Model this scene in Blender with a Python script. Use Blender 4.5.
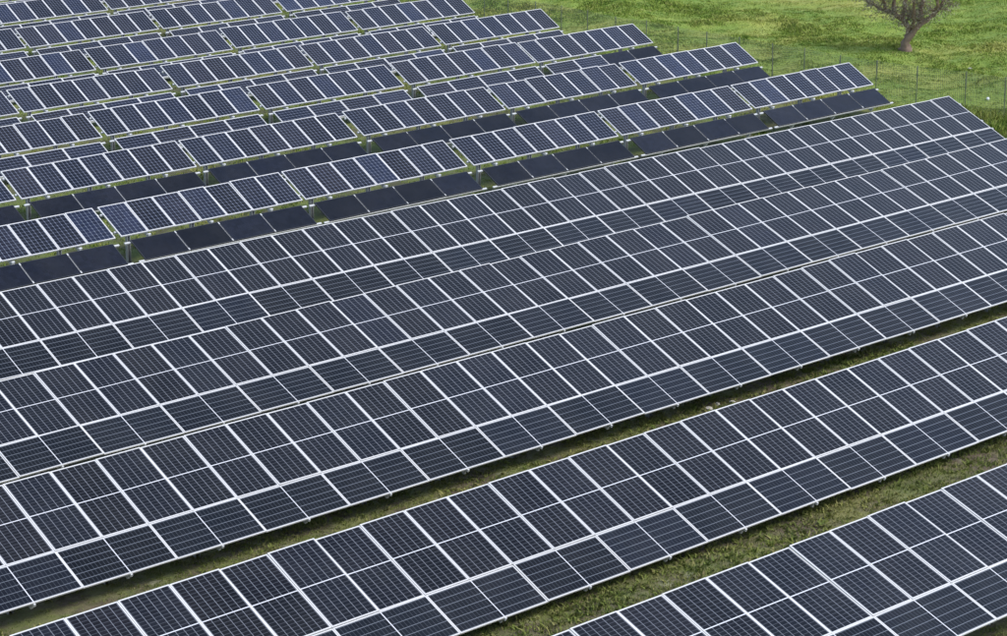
import bpy, math, random
import numpy as np
from mathutils import Vector, Matrix

rng = np.random.default_rng(7)
random.seed(7)
for o in list(bpy.data.objects):
    bpy.data.objects.remove(o)
scene = bpy.context.scene
COL = scene.collection
U = 1.09                       # metres per portrait module of the long front rows
CAM_Z = 17.65 * U              # drone height above the ground of the middle rows

# ------------------------------------------------------------------ camera
cam = bpy.data.cameras.new('camera')
cam.sensor_width = 36.0
cam.lens = 81.95
cam.clip_end = 3000
cam_o = bpy.data.objects.new('camera', cam)
COL.objects.link(cam_o)
YAW, PITCH = 0.70451, 0.30961
cam_o.location = (0, 0, CAM_Z)
cam_o.rotation_euler = (math.pi / 2 - PITCH, 0, -YAW)
scene.camera = cam_o

# ------------------------------------------------------------------ sky, sun, exposure
SUN_AZ, SUN_EL = math.radians(146), math.radians(50)
world = bpy.data.worlds.new('World')
scene.world = world
world.use_nodes = True
wn = world.node_tree
sky = wn.nodes.new('ShaderNodeTexSky')
sky.sky_type = 'NISHITA'
sky.sun_disc = False
sky.sun_elevation = SUN_EL
sky.sun_rotation = SUN_AZ
sky.air_density = 1.0
sky.dust_density = 1.0
sky.ozone_density = 1.0
bg = wn.nodes['Background']
bg.inputs[1].default_value = 0.13
hs = wn.nodes.new('ShaderNodeHueSaturation')      # a thin, even veil of high cloud greys the whole sky
hs.inputs['Saturation'].default_value = 0.8
wn.links.new(sky.outputs[0], hs.inputs['Color'])
wn.links.new(hs.outputs[0], bg.inputs[0])
sun = bpy.data.lights.new('sun', 'SUN')
sun.energy = 1.5
sun.angle = math.radians(22)
sun.color = (1.0, 0.96, 0.90)
sun_o = bpy.data.objects.new('sun', sun)
COL.objects.link(sun_o)
d = Vector((math.sin(SUN_AZ) * math.cos(SUN_EL), math.cos(SUN_AZ) * math.cos(SUN_EL), math.sin(SUN_EL)))
sun_o.rotation_euler = d.to_track_quat('Z', 'Y').to_euler()
sun_o.location = (0, 0, 60)
vs = scene.view_settings
vs.view_transform = 'Standard'
vs.look = 'None'
vs.gamma = 1
vs.exposure = 1.05
vs.use_curve_mapping = False

# ------------------------------------------------------------------ helpers
def N(nt, kind, **kw):
    n = nt.nodes.new(kind)
    for k, v in kw.items():
        setattr(n, k, v)
    return n

def new_mat(name):
    m = bpy.data.materials.new(name)
    m.use_nodes = True
    nt = m.node_tree
    return m, nt, nt.nodes['Principled BSDF']

class NT:
    """tiny wrapper to write node maths in one line"""
    def __init__(s, nt): s.nt = nt
    def put(s, sock, v):
        if isinstance(v, bpy.types.NodeSocket): s.nt.links.new(v, sock)
        else: sock.default_value = v
    def m(s, op, a, b=0.0, c=0.0):
        n = N(s.nt, 'ShaderNodeMath', operation=op)
        for i, v in enumerate((a, b, c)): s.put(n.inputs[i], v)
        return n.outputs[0]
    def mix(s, f, a, b):
        n = N(s.nt, 'ShaderNodeMix', data_type='RGBA')
        s.put(n.inputs[0], f)
        for i, v in ((6, a), (7, b)):
            s.put(n.inputs[i], v if isinstance(v, bpy.types.NodeSocket) else (*v, 1))
        return n.outputs[2]
    def noise(s, vec, scale, detail=3, rough=0.55):
        n = N(s.nt, 'ShaderNodeTexNoise')
        s.put(n.inputs['Vector'], vec)
        n.inputs['Scale'].default_value = scale
        n.inputs['Detail'].default_value = detail
        n.inputs['Roughness'].default_value = rough
        return n.outputs[0]
    def ramp(s, f, lo, hi):
        n = N(s.nt, 'ShaderNodeMapRange')
        s.put(n.inputs[0], f); n.inputs[1].default_value = lo; n.inputs[2].default_value = hi
        return n.outputs[0]

def plain(name, col, rough=0.5, metal=0.0, var=0.15, scale=6.0):
    m, nt, p = new_mat(name)
    t = NT(nt)
    tc = N(nt, 'ShaderNodeTexCoord')
    f = t.noise(tc.outputs['Object'], scale, 4)
    a = tuple(c * (1 - var) for c in col); b = tuple(min(1, c * (1 + var)) for c in col)
    nt.links.new(t.mix(f, a, b), p.inputs['Base Color'])
    p.inputs['Roughness'].default_value = rough
    p.inputs['Metallic'].default_value = metal
    return m

M_FRAME = plain('anodised_frame', (0.60, 0.595, 0.585), 0.42, 0.0, 0.06, 3)
M_BLACKFRAME = plain('black_frame', (0.030, 0.032, 0.04), 0.45, 0.0, 0.1, 3)
M_STEEL = plain('galvanised_steel', (0.34, 0.35, 0.35), 0.5, 0.0, 0.2, 9)
M_STUB = plain('zinc_purlin', (0.50, 0.51, 0.51), 0.5, 0.0, 0.1, 9)
M_FENCE = plain('green_coated_wire', (0.13, 0.15, 0.10), 0.55, 0.0, 0.2, 9)
M_WIRE = plain('grey_wire', (0.12, 0.14, 0.10), 0.55, 0.0, 0.1, 9)
M_STONE = plain('pale_stone', (0.42, 0.40, 0.35), 0.9, 0.0, 0.4, 14)
M_WHITE = plain('white_stone', (0.85, 0.85, 0.83), 0.8, 0.0, 0.08, 9)

def cell_mat(name, dark, alt, blue, line, wu, wv, rowline, midline, diamond, blue_lo):
    m, nt, p = new_mat(name)
    t = NT(nt)
    uv = N(nt, 'ShaderNodeUVMap'); uv.uv_map = 'UVMap'
    sep = N(nt, 'ShaderNodeSeparateXYZ'); nt.links.new(uv.outputs[0], sep.inputs[0])
    u, v = sep.outputs[0], sep.outputs[1]
    du = t.m('PINGPONG', u, 0.5); dv = t.m('PINGPONG', v, 0.5)
    lu = t.m('LESS_THAN', du, wu); lv = t.m('LESS_THAN', dv, wv)
    info = N(nt, 'ShaderNodeObjectInfo')
    r = info.outputs['Random']
    # per-cell shade
    fl = N(nt, 'ShaderNodeVectorMath', operation='FLOOR'); nt.links.new(uv.outputs[0], fl.inputs[0])
    wnz = N(nt, 'ShaderNodeTexWhiteNoise', noise_dimensions='4D')
    nt.links.new(fl.outputs[0], wnz.inputs['Vector']); nt.links.new(r, wnz.inputs['W'])
    r2 = t.m('FRACT', t.m('MULTIPLY', r, 37.7))
    base = t.mix(r2, dark, alt)
    base = t.mix(t.m('MULTIPLY', t.ramp(r, blue_lo, 1.0), 0.5), base, blue)
    r3 = t.m('FRACT', t.m('MULTIPLY', r, 91.3))
    k = t.m('MULTIPLY', t.m('ADD', t.m('MULTIPLY', wnz.outputs[0], 0.5), 0.75), t.m('ADD', t.m('MULTIPLY', r3, 1.1), 0.45))
    sc = N(nt, 'ShaderNodeVectorMath', operation='SCALE'); nt.links.new(base, sc.inputs[0]); nt.links.new(k, sc.inputs['Scale'])
    col = sc.outputs[0]
    col = t.mix(lv, col, rowline)
    col = t.mix(lu, col, line)
    if diamond > 0:
        dm = t.m('LESS_THAN', t.m('ADD', du, dv), diamond)
        col = t.mix(dm, col, tuple(min(1, c * 1.5) for c in line))
    if midline:
        ml = t.m('LESS_THAN', t.m('ABSOLUTE', t.m('SUBTRACT', v, 12.0)), midline)
        col = t.mix(ml, col, (0.62, 0.63, 0.66))
    # thin uneven film of dust
    tc = N(nt, 'ShaderNodeTexCoord')
    geo = N(nt, 'ShaderNodeNewGeometry')
    dust = t.m('MULTIPLY', t.ramp(t.noise(geo.outputs['Position'], 0.9, 5), 0.35, 0.8), 0.022)
    col = t.mix(dust, col, (0.42, 0.40, 0.37))
    nt.links.new(col, p.inputs['Base Color'])
    rr = t.m('ADD', t.m('MULTIPLY', t.noise(geo.outputs['Position'], 1.7, 3), 0.08), 0.06)
    nt.links.new(rr, p.inputs['Roughness'])
    p.inputs['IOR'].default_value = 1.33
    return m

M_CELL_F = cell_mat('half_cut_cells', (0.0030, 0.0040, 0.0068), (0.0044, 0.0042, 0.0058), (0.0038, 0.0052, 0.012),
                    (0.15, 0.16, 0.185), 0.042, 0.085, (0.040, 0.043, 0.052), 0.13, 0, 0.8)
M_CELL_FL = cell_mat('half_cut_cells_bluish', (0.0028, 0.0042, 0.0070), (0.0040, 0.0044, 0.0062), (0.0038, 0.0054, 0.012),
                     (0.125, 0.14, 0.165), 0.042, 0.085, (0.033, 0.038, 0.047), 0.13, 0, 0.75)
M_CELL_B = cell_mat('blue_cells', (0.0065, 0.0085, 0.017), (0.009, 0.008, 0.011), (0.010, 0.0165, 0.042),
                    (0.115, 0.13, 0.175), 0.055, 0.045, (0.07, 0.08, 0.11), 0, 0.14, 0.5)
M_DARK = cell_mat('plain_black_cells', (0.0045, 0.0058, 0.011), (0.005, 0.006, 0.011), (0.005, 0.0065, 0.012),
                  (0.0058, 0.0068, 0.012), 0.02, 0.02, (0.0058, 0.0068, 0.012), 0, 0, 0.9)

def mesh_from(name, verts, faces, mats, midx=None, smooth=False):
    me = bpy.data.meshes.new(name)
    me.from_pydata([tuple(v) for v in verts], [], faces)
    for m in (mats if isinstance(mats, (list, tuple)) else [mats]):
        me.materials.append(m)
    if midx is not None:
        me.polygons.foreach_set('material_index', midx)
    if smooth:
        me.polygons.foreach_set('use_smooth', [True] * len(me.polygons))
    me.update()
    return me

def boxes_mesh(name, boxes, mat):
    vs_, fs = [], []
    for (x0, x1, y0, y1, z0, z1) in boxes:
        b = len(vs_)
        vs_ += [(x0, y0, z0), (x1, y0, z0), (x1, y1, z0), (x0, y1, z0), (x0, y0, z1), (x1, y0, z1), (x1, y1, z1), (x0, y1, z1)]
        fs += [[b + i for i in f] for f in ((3, 2, 1, 0), (4, 5, 6, 7), (0, 1, 5, 4), (1, 2, 6, 5), (2, 3, 7, 6), (3, 0, 4, 7))]
    return mesh_from(name, vs_, fs, mat)

def link(name, me, parent=None, loc=(0, 0, 0), rot=(0, 0, 0)):
    o = bpy.data.objects.new(name, me)
    COL.objects.link(o)
    o.location = loc
    o.rotation_euler = rot
    if parent is not None:
        o.parent = parent
    return o

def tag(o, label=None, cat=None, group=None, kind=None):
    if label: o['label'] = label
    if cat: o['category'] = cat
    if group: o['group'] = group
    if kind: o['kind'] = kind
    return o

# ------------------------------------------------------------------ terrain
_gy = np.array([-400, 10, 20, 46, 56, 95, 160, 600], float)
_gz = np.array([-16.7, -16.75, -17.0, -18.3, -18.95, -19.6, -20.7, -22.0], float)
def smooth_interp(y):
    s = 0
    for k in np.linspace(-4, 4, 9):
        s = s + np.interp(y + k, _gy, _gz)
    return s / 9
def ground_z(x, y):
    """ground height in metres at metre coordinates (arrays)"""
    x = np.asarray(x, float); y = np.asarray(y, float)
    z = smooth_interp(y / U) * U + CAM_Z
    n = 0.035 * (np.sin(x * 0.9 + 1.3 * np.sin(y * 0.31)) * np.sin(y * 1.1 + np.sin(x * 0.37)) + 0.6 * np.sin(x * 2.3 + y * 0.7) * np.sin(y * 1.9 - x * 0.5))
    field = np.clip((x / U - 67.5) / 2.0, 0, 1)
    n = n * (1 + 2.2 * field) + field * 0.16 * np.sin(x * 0.45 + 0.6 * np.sin(y * 0.23)) * np.sin(y * 0.5 + 0.8)
    return z + n
def gz(x, y):
    return float(ground_z(x, y))

def grass_colour(t, pos):
    """weedy grass colours spread over the place"""
    big = t.noise(pos, 0.16, 4, 0.6)
    mid = t.noise(pos, 0.75, 4, 0.6)
    fine = t.noise(pos, 3.2, 3, 0.6)
    c = t.mix(t.ramp(mid, 0.30, 0.70), (0.125, 0.212, 0.024), (0.245, 0.312, 0.048))
    c = t.mix(t.m('MULTIPLY', t.ramp(big, 0.48, 0.66), 0.55), c, (0.42, 0.385, 0.105))
    c = t.mix(t.m('MULTIPLY', t.ramp(fine, 0.55, 0.75), 0.5), c, (0.062, 0.115, 0.018))
    return c

m, nt, p = new_mat('meadow_soil')
t = NT(nt)
geo = N(nt, 'ShaderNodeNewGeometry')
pos = geo.outputs['Position']
soil = t.mix(t.ramp(t.noise(pos, 4.5, 6, 0.7), 0.3, 0.7), (0.052, 0.038, 0.024), (0.185, 0.145, 0.092))
soil = t.mix(t.ramp(t.noise(pos, 1.1, 4), 0.62, 0.70), soil, (0.30, 0.27, 0.20))
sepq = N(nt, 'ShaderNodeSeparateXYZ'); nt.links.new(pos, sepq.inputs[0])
soil = t.mix(t.m('MULTIPLY', t.ramp(sepq.outputs[1], 49 * U, 54 * U), 0.75), soil, (0.040, 0.032, 0.023))   # shade under the tables, painted into the soil colour of the back rows
f = t.ramp(t.noise(pos, 0.9, 5, 0.65), 0.40, 0.60)
sepp = N(nt, 'ShaderNodeSeparateXYZ'); nt.links.new(pos, sepp.inputs[0])
west = t.m('ADD', t.m('MULTIPLY', t.ramp(sepp.outputs[1], 44 * U, 50 * U), 0.15), t.m('MULTIPLY', t.ramp(sepp.outputs[0], 65.5 * U, 67 * U), 1.0))   # the meadow is greener than the ground among the panels
f = t.m('ADD', t.m('MULTIPLY', f, 0.42), west)
f = t.m('MINIMUM', f, 1.0)
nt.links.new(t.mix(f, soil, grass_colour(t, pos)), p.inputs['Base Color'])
p.inputs['Roughness'].default_value = 0.95
bump = N(nt, 'ShaderNodeBump'); bump.inputs['Strength'].default_value = 0.6; bump.inputs['Distance'].default_value = 0.14
nt.links.new(t.noise(pos, 7.0, 7, 0.75), bump.inputs['Height'])
nt.links.new(bump.outputs[0], p.inputs['Normal'])
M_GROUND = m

xs = np.concatenate([np.linspace(-700, -10, 24), np.arange(0, 112, 0.5), np.linspace(116, 800, 24)])
ys = np.concatenate([np.linspace(-500, 8, 18), np.arange(12, 118, 0.5), np.linspace(122, 900, 26)])
X, Y = np.meshgrid(xs, ys)
V = np.stack([X.ravel(), Y.ravel(), ground_z(X, Y).ravel()], 1)
nx, ny = len(xs), len(ys)
ii = np.arange((ny - 1) * nx).reshape(ny - 1, nx)[:, :-1].ravel()
Fq = np.stack([ii, ii + 1, ii + nx + 1, ii + nx], 1)
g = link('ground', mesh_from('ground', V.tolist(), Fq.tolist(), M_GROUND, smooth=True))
tag(g, kind='structure')

# ------------------------------------------------------------------ panel meshes (x along the row, y up the slope, z out of the face)
def frame_mesh(name, w, h, lip, dep, mat):
    return boxes_mesh(name, [(0, w, 0, lip, 0, dep), (0, w, h - lip, h, 0, dep), (0, lip, lip, h - lip, 0, dep), (w - lip, w, lip, h - lip, 0, dep)], mat)

def face_mesh(name, w, h, lip, dep, mat, nu, nv, landscape, drop=0.003):
    me = boxes_mesh(name, [(lip, w - lip, lip, h - lip, dep * 0.3, dep - drop)], mat)
    uvl = me.uv_layers.new(name='UVMap')
    e = 0.07
    for poly in me.polygons:
        for li in poly.loop_indices:
            co = me.vertices[me.loops[li].vertex_index].co
            a = (co.x - lip) / (w - 2 * lip); b = (co.y - lip) / (h - 2 * lip)
            if landscape: a, b = b, a
            uvl.data[li].uv = (-e + a * (nu + 2 * e), -e + b * (nv + 2 * e))
    return me

LIP, DEP = 0.027, 0.031
GAP = 0.008
PW, PH = U - GAP, 2.0 * U
LW, LH = 2 * U - GAP, 1.038 * U
F_P = (frame_mesh('portrait_frame', PW, PH, LIP, DEP, M_FRAME), face_mesh('portrait_face', PW, PH, LIP, DEP, M_CELL_F, 6, 24, False))
F_L = (frame_mesh('landscape_frame', LW, LH, LIP, DEP, M_FRAME), face_mesh('landscape_face', LW, LH, LIP, DEP, M_CELL_FL, 6, 24, True))
BP, BL = 0.92 * U, 1.419 * U
BGAP = 0.29 * U
BP2, BH2 = 1.516 * U, 0.905 * U
LIPB, DEPB = 0.031, 0.042
B_P = (frame_mesh('portrait_frame', BP - 0.012, BL, LIPB, DEPB, M_FRAME), face_mesh('portrait_face', BP - 0.012, BL, LIPB, DEPB, M_CELL_B, 6, 10, False))
B_L = (frame_mesh('landscape_frame', BP2 - 0.014, BH2, LIPB, DEPB, M_FRAME), face_mesh('landscape_face', BP2 - 0.014, BH2, LIPB, DEPB, M_CELL_B, 6, 10, True))
B_D = (frame_mesh('dark_frame', BP2 - 0.03, BH2, 0.018, DEPB, M_BLACKFRAME), face_mesh('dark_face', BP2 - 0.03, BH2, 0.018, DEPB, M_DARK, 6, 10, True))

def on_plane(x, v, n, tilt):
    """x along, v up the slope from the lower edge, n out of the plane -> local xyz"""
    return (x, v * math.cos(tilt) - n * math.sin(tilt), v * math.sin(tilt) + n * math.cos(tilt))

def add_panel(root, meshes, x, v, tilt, base, jitter=0.004, n=0.0):
    dx, dz = random.gauss(0, jitter), random.gauss(0, 0.004) + 0.007 * math.sin(0.43 * x + 1.7 * base[2])   # rows sag a little between posts
    lx, ly, lz = on_plane(x, v, n, tilt)
    o = link('solar_panel', meshes[0], root, (base[0] + lx, base[1] + ly, base[2] + lz + dz), (tilt + dx, random.gauss(0, 0.0025), 0))
    link('glass_face', meshes[1], o)
    return o

def c_post_mesh(name, w, dpt, th, length, mat):
    # open C profile: flanges west and east, the open side facing south
    return boxes_mesh(name, [(0, th, -dpt / 2, dpt / 2, -length, 0), (w - th, w, -dpt / 2, dpt / 2, -length, 0), (th, w - th, dpt / 2 - th, dpt / 2, -length, 0)], mat)
POST = c_post_mesh('post', 0.11, 0.14, 0.012, 2.6, M_STEEL)
CLAMP = boxes_mesh('clamp', [(-0.022, 0.022, -0.03, 0.05, -0.055, 0.004)], M_STUB)
JOINT = boxes_mesh('joint_strip', [(-0.009, 0.009, 0.03, BH2 - 0.03, -0.02, 0.0)], M_STEEL)
MIDCLAMP = boxes_mesh('clamp', [(-0.022, 0.022, -0.05, 0.05, 0.0, 0.01)], M_STUB)

def ordinal(i):
    return ['first', 'second', 'third', 'fourth', 'fifth', 'sixth', 'seventh', 'eighth'][i]

# ------------------------------------------------------------------ five long front rows (portrait tier above a landscape tier)
# (x of row end on the right, modules, y of top edge, z of top edge, tilt, slope along row, x where slope is anchored)
FROWS = [
    (61.196, 42, 48.599, -16.618, 0.395, -0.0058, 61.196),
    (53.819 + 7, 44, 42.698, -16.368, 0.3536, 0.0014, 53.819),
    (45.786 + 5, 36, 36.646, -16.097, 0.3807, 0.0015, 45.786),
    (38.591 + 6, 32, 30.555, -15.955, 0.3705, 0.004, 38.591),
    (29.897 + 5, 18, 24.182, -15.551, 0.3124, -0.0008, 29.897),
]
FLAB = [
    'long row of black solar panels farthest back, right behind it the tables of blue panels',
    'second long row of black solar panels counted from the tables of blue panels',
    'middle one of the five long solar rows, grassy strip along its lower edge',
    'fourth long solar row, its lower edge above the widest grass strip',
    'nearest solar row filling the bottom right corner',
]
SLOPE_LEN = 2.0 * U + 0.014 * U + LH
for i, (xe, n, yt, zt, tilt, sl, xa) in enumerate(FROWS):
    x0 = (xe - n) * U
    z_at = lambda xm: (zt + sl * (xm / U - xa)) * U + CAM_Z
    yb = yt * U - SLOPE_LEN * math.cos(tilt)
    root = bpy.data.objects.new('solar_panel_row', None)
    COL.objects.link(root)
    gzz = gz(x0, yb + 0.6)
    root.location = (x0, yb, gzz)
    root.rotation_euler = (0, -math.atan(sl), 0)
    root.empty_display_size = 0.3
    base = (0, 0, z_at(x0) - SLOPE_LEN * math.sin(tilt) - gzz)
    tag(root, FLAB[i], 'solar panels', 'long rows of black solar panels')
    for k in range(n):
        add_panel(root, F_P, k * U + GAP / 2, LH + 0.014 * U, tilt, base)
    for k in range(n // 2):
        add_panel(root, F_L, 2 * k * U + GAP / 2, 0, tilt, base)
    length = n * U
    pur = boxes_mesh('purlin', [(-0.16, length + 0.16, -0.045, 0.045, -0.075, -0.012)], M_STEEL)
    for v in (0.34 * U, LH + 0.007 * U, LH + 0.5 * U, LH + 1.55 * U):
        lx, ly, lz = on_plane(0, v, 0, tilt)
        link('purlin', pur, root, (base[0], base[1] + ly, base[2] + lz), (tilt, 0, 0))
    raf = boxes_mesh('rafter', [(-0.03, 0.03, 0.05, SLOPE_LEN * 0.97, -0.17, -0.078)], M_STEEL)
    for k in range(n // 2):
        xr = (2 * k + 1) * U
        link('rafter', raf, root, (xr, base[1], base[2]), (tilt, 0, 0))
        lx, ly, lz = on_plane(xr, -0.004, 0.012, tilt)
        link('clamp', CLAMP, root, (xr, base[1] + ly, base[2] + lz), (tilt, 0, 0))
        for v in (0.85 * U, 2.3 * U):
            lx, ly, lz = on_plane(xr, v, -0.15, tilt)
            link('post', POST, root, (xr - 0.126, base[1] + ly, base[2] + lz))

# ------------------------------------------------------------------ tables of blue panels behind (seven portrait above four landscape)
BROWS = [  # y top, z top, table starts from the fence end leftwards
    (57.078, -17.355, [59.3165, 52.7508, 46.1598, 39.4618, 32.9219, 26.3026]),
    (63.350, -17.523, [59.6427, 53.00, 46.43, 39.72, 33.1553, 26.55]),
    (69.641, -17.691, [59.92, 53.37, 46.68, 39.98, 33.365]),
    (75.661, -17.866, [60.017, 53.363, 46.75, 40.071, 33.45]),
    (81.449, -18.038, [60.003, 53.32, 46.744, 40.12]),
    (87.922, -18.176, [60.525, 53.82, 47.163, 40.55]),
    (94.310, -18.317, [61.66, 55.01, 48.395]),
    (100.65, -18.46, [61.9, 55.25, 48.6]),
]
BT = 0.465
BLEN = BL + BGAP + BH2
B_PUR_UP = boxes_mesh('purlin', [(-0.07, 7 * BP + 0.06, -0.03, 0.03, -0.07, -0.004)], M_STUB)
LOX = 0.10 * U
LIFT = 0.08 * U          # the lower tier sits on its own, slightly higher purlins
B_PUR_LO = boxes_mesh('purlin', [(LOX - 0.20, LOX + 4 * BP2 + 0.20, -0.035, 0.035, -0.05, -0.004)], M_STUB)
B_RAF = boxes_mesh('rafter', [(-0.035, 0.035, 0.02, BLEN * 0.98, -0.17, -0.078), (-0.03, 0.03, 0.0, BH2, -0.078, LIFT - 0.05)], M_STUB)
BRACKET = boxes_mesh('bracket', [(-0.05, 0.05, -0.03, 0.03, -0.08, 0.0)], M_STUB)
for i, (yt, zt, starts) in enumerate(BROWS):
    for j, xs0 in enumerate(starts):
        x0 = xs0 * U
        yb = yt * U - BLEN * math.cos(BT)
        zb = zt * U + CAM_Z - BLEN * math.sin(BT) + random.gauss(0, 0.008)
        root = bpy.data.objects.new('solar_table', None)
        COL.objects.link(root)
        gzz = gz(x0 + 3.5, yb + 1.0)
        root.location = (x0, yb, gzz)
        root.rotation_euler = (0, random.gauss(0, 0.0012), 0)
        root.empty_display_size = 0.3
        base = (0, 0, zb - gzz)
        tilt = BT + random.gauss(0, 0.004)
        dark_all = i in (0, 1)
        low = 'black lower panels' if dark_all else ('half black lower panels' if (i == 2 and j == 0) else 'blue lower panels')
        tag(root, '%s table from the fence, %s row behind the long rows, %s' % (ordinal(j), ordinal(i), low),
            'solar table', 'tables of seven upright and four lengthwise solar panels')
        for k in range(7):
            add_panel(root, B_P, k * BP + 0.006, BH2 + BGAP, tilt, base, 0.006)
        for k in range(4):
            dk = dark_all or (i == 2 and j == 0 and k >= 2)
            o = add_panel(root, B_D if dk else B_L, LOX + k * BP2 + (0.015 if dk else 0.007), 0, tilt, base, 0.003, LIFT)
            if dk: o['label'] = 'plain black panel without visible cell grid'
            if dk and k > 0:
                lx, ly, lz = on_plane(LOX + k * BP2, 0, DEPB + LIFT - 0.004, tilt)
                link('joint_strip', JOINT, root, (lx, base[1] + ly, base[2] + lz), (tilt, 0, 0))
                for v in (BH2 - 0.06, 0.06):
                    lx, ly, lz = on_plane(LOX + k * BP2, v, DEPB + LIFT, tilt)
                    link('clamp', MIDCLAMP, root, (lx, base[1] + ly, base[2] + lz), (tilt, 0, 0))
        for v in (BH2 + BGAP + 0.2 * BL, BH2 + BGAP + 0.78 * BL):
            lx, ly, lz = on_plane(0, v, 0, tilt)
            link('purlin', B_PUR_UP, root, (0, base[1] + ly, base[2] + lz), (tilt, 0, 0))
        for v in (0.02, BH2 - 0.05):
            lx, ly, lz = on_plane(0, v, LIFT, tilt)
            link('purlin', B_PUR_LO, root, (0, base[1] + ly, base[2] + lz), (tilt, 0, 0))
        for xr in (0.93 * U, 3.10 * U, 5.25 * U):
            link('rafter', B_RAF, root, (xr, base[1], base[2]), (tilt, 0, 0))
            lx, ly, lz = on_plane(xr, BH2 + BGAP - 0.07, -0.01, tilt)
            link('bracket', BRACKET, root, (xr, base[1] + ly, base[2] + lz), (tilt, 0, 0))
        for xp in (0.22 * U, 2.42 * U, 4.58 * U):
            lx, ly, lz = on_plane(xp, BH2 + BGAP + 0.06 * BL, -0.02, tilt)
            link('post', POST, root, (xp, base[1] + ly, base[2] + lz))

# ------------------------------------------------------------------ wire fence past the row ends
FX = 66.85 * U
fence = bpy.data.objects.new('wire_fence', None)
COL.objects.link(fence)
py = [50.5 - 1.86 * k for k in range(3, 0, -1)] + [50.5, 52.3, 54.6, 56.6, 58.45, 60.3, 62.0, 63.85, 65.7, 67.4, 69.3, 71.2, 73.0, 74.7, 76.4, 78.3, 80.0] + [80 + 1.82 * k for k in range(1, 12)]
fence.location = (FX, py[0] * U, gz(FX, py[0] * U))
tag(fence, 'green wire mesh fence on thin posts between the solar tables and the meadow', 'fence')
FH = 1.6 * U
FPOST = boxes_mesh('fence_post', [(-0.015, 0.015, -0.015, 0.015, -0.4, FH), (-0.019, 0.019, -0.019, 0.019, FH, FH + 0.02)], M_FENCE)
nvw, r = 26, 0.003
wires = [(-r, r, s / nvw - 0.0035 / 2, s / nvw + 0.0035 / 2, 0.06, FH - 0.04) for s in range(nvw + 1)]
wires += [(-r, r, 0, 1, z - r, z + r) for z in np.linspace(0.06, FH - 0.04, 20)]
FMESH = boxes_mesh('mesh_panel', wires, M_WIRE)
for k, yy in enumerate(py):
    z0 = gz(FX, yy * U)
    o = link('fence_post', FPOST, fence, (0, yy * U - fence.location.y, z0 - fence.location.z), (random.gauss(0, .012), random.gauss(0, .012), 0))
    if k + 1 < len(py):
        L = (py[k + 1] - yy) * U
        z1 = gz(FX, py[k + 1] * U)
        w = link('mesh_panel', FMESH, fence, (0.035, yy * U - fence.location.y, z0 - fence.location.z), (math.atan2(z1 - z0, L), 0, 0))
        w.scale = (1, L, 1)

# ------------------------------------------------------------------ tree in the meadow
def tube(verts, faces, pts, rads, seg=8):
    pts = [Vector(q) for q in pts]
    rings = []
    for k, q in enumerate(pts):
        a = pts[max(0, k - 1)]; b = pts[min(len(pts) - 1, k + 1)]
        dr = (b - a).normalized()
        s = dr.cross(Vector((0.3, 1, 0.1))).normalized(); t2 = dr.cross(s)
        b0 = len(verts)
        for e in range(seg):
            an = 2 * math.pi * e / seg
            rr = rads[k] * (1 + 0.2 * math.sin(3 * an + k * 1.7) + random.uniform(-.14, .14))
            verts.append(tuple(q + s * (rr * math.cos(an)) + t2 * (rr * math.sin(an))))
        rings.append(b0)
    for a, b in zip(rings[:-1], rings[1:]):
        for e in range(seg):
            f = (e + 1) % seg
            faces.append([a + e, a + f, b + f, b + e])
    faces.append([rings[-1] + e for e in range(seg)])

def subdivide(pts, n=3, wob=0.03):
    out = []
    for a, b in zip(pts[:-1], pts[1:]):
        for k in range(n):
            f = k / n
            q = Vector(a).lerp(Vector(b), f)
            out.append(q + Vector((random.gauss(0, wob), random.gauss(0, wob), random.gauss(0, wob))) * (0 if (k == 0 and not out) else 1))
    out.append(Vector(pts[-1]))
    return out

M_BARK = plain('grey_brown_bark', (0.225, 0.155, 0.11), 0.9, 0, 0.45, 5)
tx, ty = 76.1 * U, 62.91 * U
tree = bpy.data.objects.new('meadow_tree', None)
COL.objects.link(tree)
tree.location = (tx, ty, gz(tx, ty))
tree.rotation_euler = (0, 0, -YAW)
tag(tree, 'lone forked tree with thin grey brown crown in the green meadow', 'tree')
limbs = [
    ([(0, 0, -.1), (.0, 0, .22), (.04, 0, .5), (.1, .03, .85), (-.02, .05, 1.25), (-.55, .1, 1.6), (-1.2, .1, 1.82), (-1.75, .2, 2.15)], [.34, .19, .13, .115, .115, .095, .06, .03]),
    ([(-.08, -.1, .15), (.02, -.1, .45), (.33, -.1, .9), (.56, -.08, 1.17), (1.03, -.1, 1.45), (1.3, -.2, 1.75), (1.6, -.2, 2.5)], [.16, .15, .125, .115, .09, .06, .025]),
    ([(-.55, .1, 1.6), (-.56, .05, 2.0), (-.48, 0, 2.7), (-.7, -.1, 3.4)], [.09, .08, .06, .025]),
    ([(-.2, .05, 1.3), (-.05, .3, 1.8), (.1, .6, 2.5), (.05, .8, 3.3)], [.09, .08, .06, .025]),
    ([(.6, -.08, 1.2), (.55, .1, 1.8), (.75, .3, 2.6), (.7, .3, 3.6)], [.1, .085, .06, .025]),
    ([(1.1, -.1, 1.55), (1.2, -.5, 2.0), (1.1, -.9, 2.7), (1.3, -1.1, 3.2)], [.08, .07, .05, .02]),
    ([(-.9, .1, 1.75), (-1.1, -.3, 2.2), (-1.3, -.6, 2.8)], [.07, .055, .02]),
    ([(.3, -.05, .9), (.2, -.5, 1.6), (.1, -.9, 2.4), (-.1, -1.1, 3.1)], [.09, .075, .05, .02]),
]
tv, tf = [], []
paths = []
for pts, rads in limbs:
    sp = subdivide([tuple(c * U for c in q) for q in pts], 3, 0.025)
    rr = np.interp(np.linspace(0, len(rads) - 1, len(sp)), range(len(rads)), [q * U for q in rads])
    tube(tv, tf, sp, list(rr), 9)
    paths.append(sp)
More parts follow.
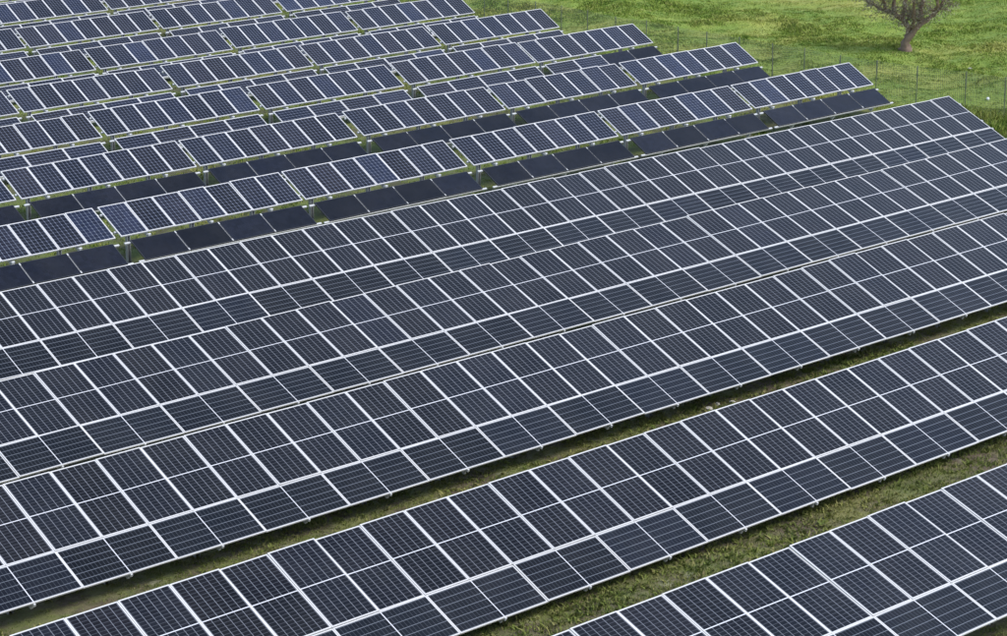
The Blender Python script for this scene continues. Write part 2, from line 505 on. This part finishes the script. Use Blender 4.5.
link('trunk', mesh_from('trunk', tv, tf, M_BARK, smooth=True), tree)
# boughs and twigs
bv, bf = [], []
tips = []
for sp in paths:
    for k in range(len(sp) // 2, len(sp)):
        for _ in range(3):
            a = sp[k]
            dr = Vector((random.gauss(0, 1), random.gauss(0, 1), random.uniform(-.1, 1.1))).normalized()
            L = random.uniform(.45, 1.15)
            q1 = a + dr * L * .5 + Vector((0, 0, .08)); q2 = a + dr * L
            tube(bv, bf, [a, q1, q2], [.026, .016, .007], 4)
            tips += [(q1, dr), (q2, dr)]
            for _ in range(4):
                d2 = (dr + Vector((random.gauss(0, .7), random.gauss(0, .7), random.gauss(0, .6)))).normalized()
                q3 = q1.lerp(q2, random.random()); q4 = q3 + d2 * random.uniform(.25, .6)
                tube(bv, bf, [q3, q4], [.010, .004], 3)
                tips += [(q4, d2), (q3.lerp(q4, .5), d2)]
link('branches', mesh_from('branches', bv, bf, M_BARK), tree)['kind'] = 'stuff'
m, nt, p = new_mat('dull_olive_leaf')
t = NT(nt)
geo = N(nt, 'ShaderNodeNewGeometry')
ri = geo.outputs['Random Per Island']
c = t.mix(ri, (0.28, 0.24, 0.185), (0.20, 0.185, 0.13))
nt.links.new(c, p.inputs['Base Color']); p.inputs['Roughness'].default_value = 0.8
lv, lf = [], []
for (q, dr) in tips:
    for _ in range(7):
        c0 = q + Vector((random.gauss(0, .13), random.gauss(0, .13), random.gauss(0, .11)))
        a = Vector((random.gauss(0, 1), random.gauss(0, 1), random.gauss(0, 1))).normalized()
        b = a.cross(Vector((random.gauss(0, 1), random.gauss(0, 1), random.gauss(0, 1)))).normalized()
        L, W = random.uniform(.04, .08), random.uniform(.012, .024)
        b0 = len(lv)
        lv += [tuple(c0 - a * L), tuple(c0 + b * W), tuple(c0 + a * L), tuple(c0 - b * W)]
        lf.append([b0, b0 + 1, b0 + 2, b0 + 3])
link('crown', mesh_from('crown', lv, lf, m), tree)['kind'] = 'stuff'

# ------------------------------------------------------------------ stones
def stone(name, px, py_, r, mat, label, squash=0.6, cat='stone'):
    import bmesh
    bm = bmesh.new()
    bmesh.ops.create_icosphere(bm, subdivisions=2, radius=r)
    s1, s2 = random.uniform(.8, 1.3), random.uniform(.7, 1.1)
    for v in bm.verts:
        k = 1 + 0.16 * math.sin(5 * v.co.x / r + px) * math.cos(4 * v.co.y / r) + random.uniform(-.16, .16)
        v.co = Vector((v.co.x * s1 * k, v.co.y * s2 * k, v.co.z * squash * k))
    me = bpy.data.meshes.new(name); bm.to_mesh(me); bm.free(); me.materials.append(mat)
    o = link(name, me, None, (px * U, py_ * U, gz(px * U, py_ * U) + r * squash * 0.55), (0, 0, random.uniform(0, 6)))
    tag(o, label, cat)
stone('white_stone', 70.12, 53.77, 0.085, M_WHITE, 'small bright white stone in the grass beyond the fence', 0.9)
stone('pale_stone', 74.53, 58.16, 0.13, M_STONE, 'pale grey stone in yellowish grass below the tree')
stone('pale_stone', 35.0, 34.03, 0.12, M_STONE, 'largest pale stone in the strip under the middle long solar row', .4)
stone('pale_stone', 35.35, 34.10, 0.085, M_STONE, 'flat pale stone just right of the largest stone between long rows', .5)
stone('pale_stone', 35.72, 34.0, 0.075, M_STONE, 'smallest rightmost of three pale stones between long solar rows', .5)

# ------------------------------------------------------------------ grass
m, nt, p = new_mat('grass_blades')
t = NT(nt)
geo = N(nt, 'ShaderNodeNewGeometry')
at = N(nt, 'ShaderNodeAttribute'); at.attribute_name = 'tint'
c = grass_colour(t, geo.outputs['Position'])
c = t.mix(t.m('MULTIPLY', t.ramp(at.outputs['Fac'], 0.55, 1.0), 0.75), c, (0.42, 0.38, 0.15))
c = t.mix(t.m('MULTIPLY', t.ramp(at.outputs['Fac'], 0.35, 0.0), 0.6), c, (0.075, 0.145, 0.024))
nt.links.new(c, p.inputs['Base Color'])
p.inputs['Roughness'].default_value = 0.75
p.inputs['Specular IOR Level'].default_value = 0.25
M_GRASS = m
M_DRY, nt, p = new_mat('dry_strip_grass')
t = NT(nt)
geo = N(nt, 'ShaderNodeNewGeometry')
at = N(nt, 'ShaderNodeAttribute'); at.attribute_name = 'tint'
c = t.mix(0.45, grass_colour(t, geo.outputs['Position']), (0.13, 0.115, 0.055))
c = t.mix(t.m('MULTIPLY', t.ramp(at.outputs['Fac'], 0.5, 1.0), 0.8), c, (0.33, 0.27, 0.14))
c = t.mix(t.m('MULTIPLY', t.ramp(at.outputs['Fac'], 0.3, 0.0), 0.6), c, (0.085, 0.15, 0.03))
nt.links.new(c, p.inputs['Base Color'])
p.inputs['Roughness'].default_value = 0.8
p.inputs['Specular IOR Level'].default_value = 0.2

def fbm(x, y, s):
    r_ = np.random.default_rng(s)
    out = 0
    for k in range(7):
        a = r_.uniform(0, 2 * np.pi); f_ = 0.35 * 1.55 ** k * r_.uniform(.8, 1.2); ph = r_.uniform(0, 6.28)
        b = a + 1.57
        out = out + np.sin((x * np.cos(a) + y * np.sin(a)) * f_ + ph + 1.2 * np.sin((x * np.cos(b) + y * np.sin(b)) * f_ * .7 + ph * 2)) / (1 + .35 * k)
    return out / 3.0

def grass(name, label, x, y, hgt, wid, per, spread, lean=0.55, mat=None):
    n = len(x)
    x = np.repeat(x, per); y = np.repeat(y, per); h = np.repeat(hgt, per) * rng.uniform(.5, 1.25, n * per); w = np.repeat(wid, per) * rng.uniform(.6, 1.4, n * per)
    tint = np.clip(np.repeat(rng.uniform(0, 1, n), per) * .6 + rng.uniform(0, .4, n * per), 0, 1)
    x = x + rng.normal(0, spread, n * per); y = y + rng.normal(0, spread, n * per)
    z = ground_z(x, y) - 0.01
    a = rng.uniform(0, 2 * np.pi, n * per); le = rng.uniform(0.1, 1.0, n * per) * lean * h
    b = rng.uniform(0, 2 * np.pi, n * per)
    P = np.stack([x, y, z], 1)
    side = np.stack([np.cos(a) * w, np.sin(a) * w, 0 * w], 1)
    tip = P + np.stack([np.cos(b) * le, np.sin(b) * le, h], 1)
    midp = P + np.stack([np.cos(b) * le * .35, np.sin(b) * le * .35, h * .6], 1)
    V = np.stack([P - side * .6, P + side * .6, midp + side, tip, midp - side], 1).reshape(-1, 3)
    nb = n * per
    me = bpy.data.meshes.new(name)
    me.vertices.add(nb * 5); me.vertices.foreach_set('co', V.ravel().astype(np.float32))
    me.loops.add(nb * 5); me.loops.foreach_set('vertex_index', np.arange(nb * 5, dtype=np.int32))
    me.polygons.add(nb); me.polygons.foreach_set('loop_start', np.arange(0, nb * 5, 5, dtype=np.int32))
    at_ = me.attributes.new('tint', 'FLOAT', 'POINT'); at_.data.foreach_set('value', np.repeat(tint, 5).astype(np.float32))
    me.materials.append(mat or M_GRASS)
    me.update(calc_edges=True); me.validate()
    o = link(name, me)
    tag(o, label, 'grass', kind='stuff')
    return o

# meadow beyond the fence
n = 62000
x = rng.uniform(65.9 * U, 97 * U, n); y = rng.uniform(44 * U, 98 * U, n)
ok = (np.abs((x / U - 78) * 0.763 - (y / U - 66) * 0.0) < 40) & (y / U < 118 - 0.42 * (x / U - 66) - 4)
x, y = x[ok], y[ok]
cl = fbm(x, y, 3) + 0.5 * fbm(x * 2.6, y * 2.6, 8)
h = 0.035 + 0.11 * np.clip(cl + .1, 0, 1.4) ** 1.5 + 0.010 * rng.standard_normal(len(x)) ** 2
grass('meadow_grass', 'uneven green and yellowish meadow grass beyond the wire fence', x, y, h, 0.012 + 0.010 * np.clip(cl + .4, 0, 1), 9, 0.10, 1.1)
n = 2600
x = rng.uniform(61.6 * U, 66.6 * U, n); y = rng.uniform(44.5 * U, 54 * U, n)
k = fbm(x, y, 31) + 0.2 * rng.standard_normal(n)
ok = k > 0.0
grass('tall_grass', 'tall leafy growth around the right end of the farthest long row', x[ok], y[ok], 0.16 + 0.42 * np.clip(k[ok], 0, 1), np.full(ok.sum(), .016), 9, 0.10, 0.8)
# strips between the front rows
xx, yy2 = [], []
for (ya, yb, xa_, xb_, nn) in ((30.2, 36.0, 14, 51, 21000), (23.8, 29.6, 16, 45, 18000), (17.5, 22, 22, 37, 5000)):
    xx.append(rng.uniform(xa_ * U, xb_ * U, nn)); yy2.append(rng.uniform(ya * U, yb * U, nn))
x = np.concatenate(xx); y = np.concatenate(yy2)
k = fbm(x, y, 11) + 0.3 * rng.standard_normal(len(x))
ok = k > -0.75
x, y, k = x[ok], y[ok], k[ok]
grass('strip_grass', 'patchy low grass and weeds on bare soil between the long solar rows', x, y, 0.045 + 0.05 * np.clip(k, 0, 1.2) ** 1.5, 0.007 + 0.004 * np.clip(k, 0, 1), 8, 0.05, 1.2, M_DRY)
kk = fbm(x, y, 21) + 0.5 * rng.standard_normal(len(x))
ok = kk > 0.45
grass('strip_weeds', 'broad weed leaves and dry straw tufts scattered between the long solar rows', x[ok], y[ok], 0.05 + 0.09 * rng.random(ok.sum()) ** 2, 0.012 + 0.012 * rng.random(ok.sum()), 6, 0.05, 1.8, M_DRY)
# grass around the tables of blue panels
n = 30000
x = rng.uniform(24 * U, 66.2 * U, n); y = rng.uniform(49 * U, 100 * U, n)
under = np.zeros(n, bool)
for (yt, zt, starts) in BROWS:          # little grows in the shade under the tables
    for xs0 in starts:
        under |= (x > (xs0 + .25) * U) & (x < (xs0 + 6.35) * U) & (y > (yt - 2.0) * U) & (y < (yt + .3) * U)
ok = ~under | (rng.random(n) < 0.12)
x, y = x[ok], y[ok]
gx, gy = [x], [y]
for (yt, zt, starts) in BROWS:          # lusher in the light between two tables
    for xs0 in starts:
        gx.append(rng.uniform((xs0 - .45) * U, (xs0 + .30) * U, 70)); gy.append(rng.uniform((yt - 3.0) * U, (yt - .3) * U, 70))
x, y = np.concatenate(gx), np.concatenate(gy)
k = fbm(x, y, 5)
grass('table_grass', 'short bright green grass seen in the gaps among the solar tables', x, y, 0.06 + 0.08 * np.clip(k + .3, 0, 1.2), np.full(len(x), .014), 7, 0.08, 0.9)
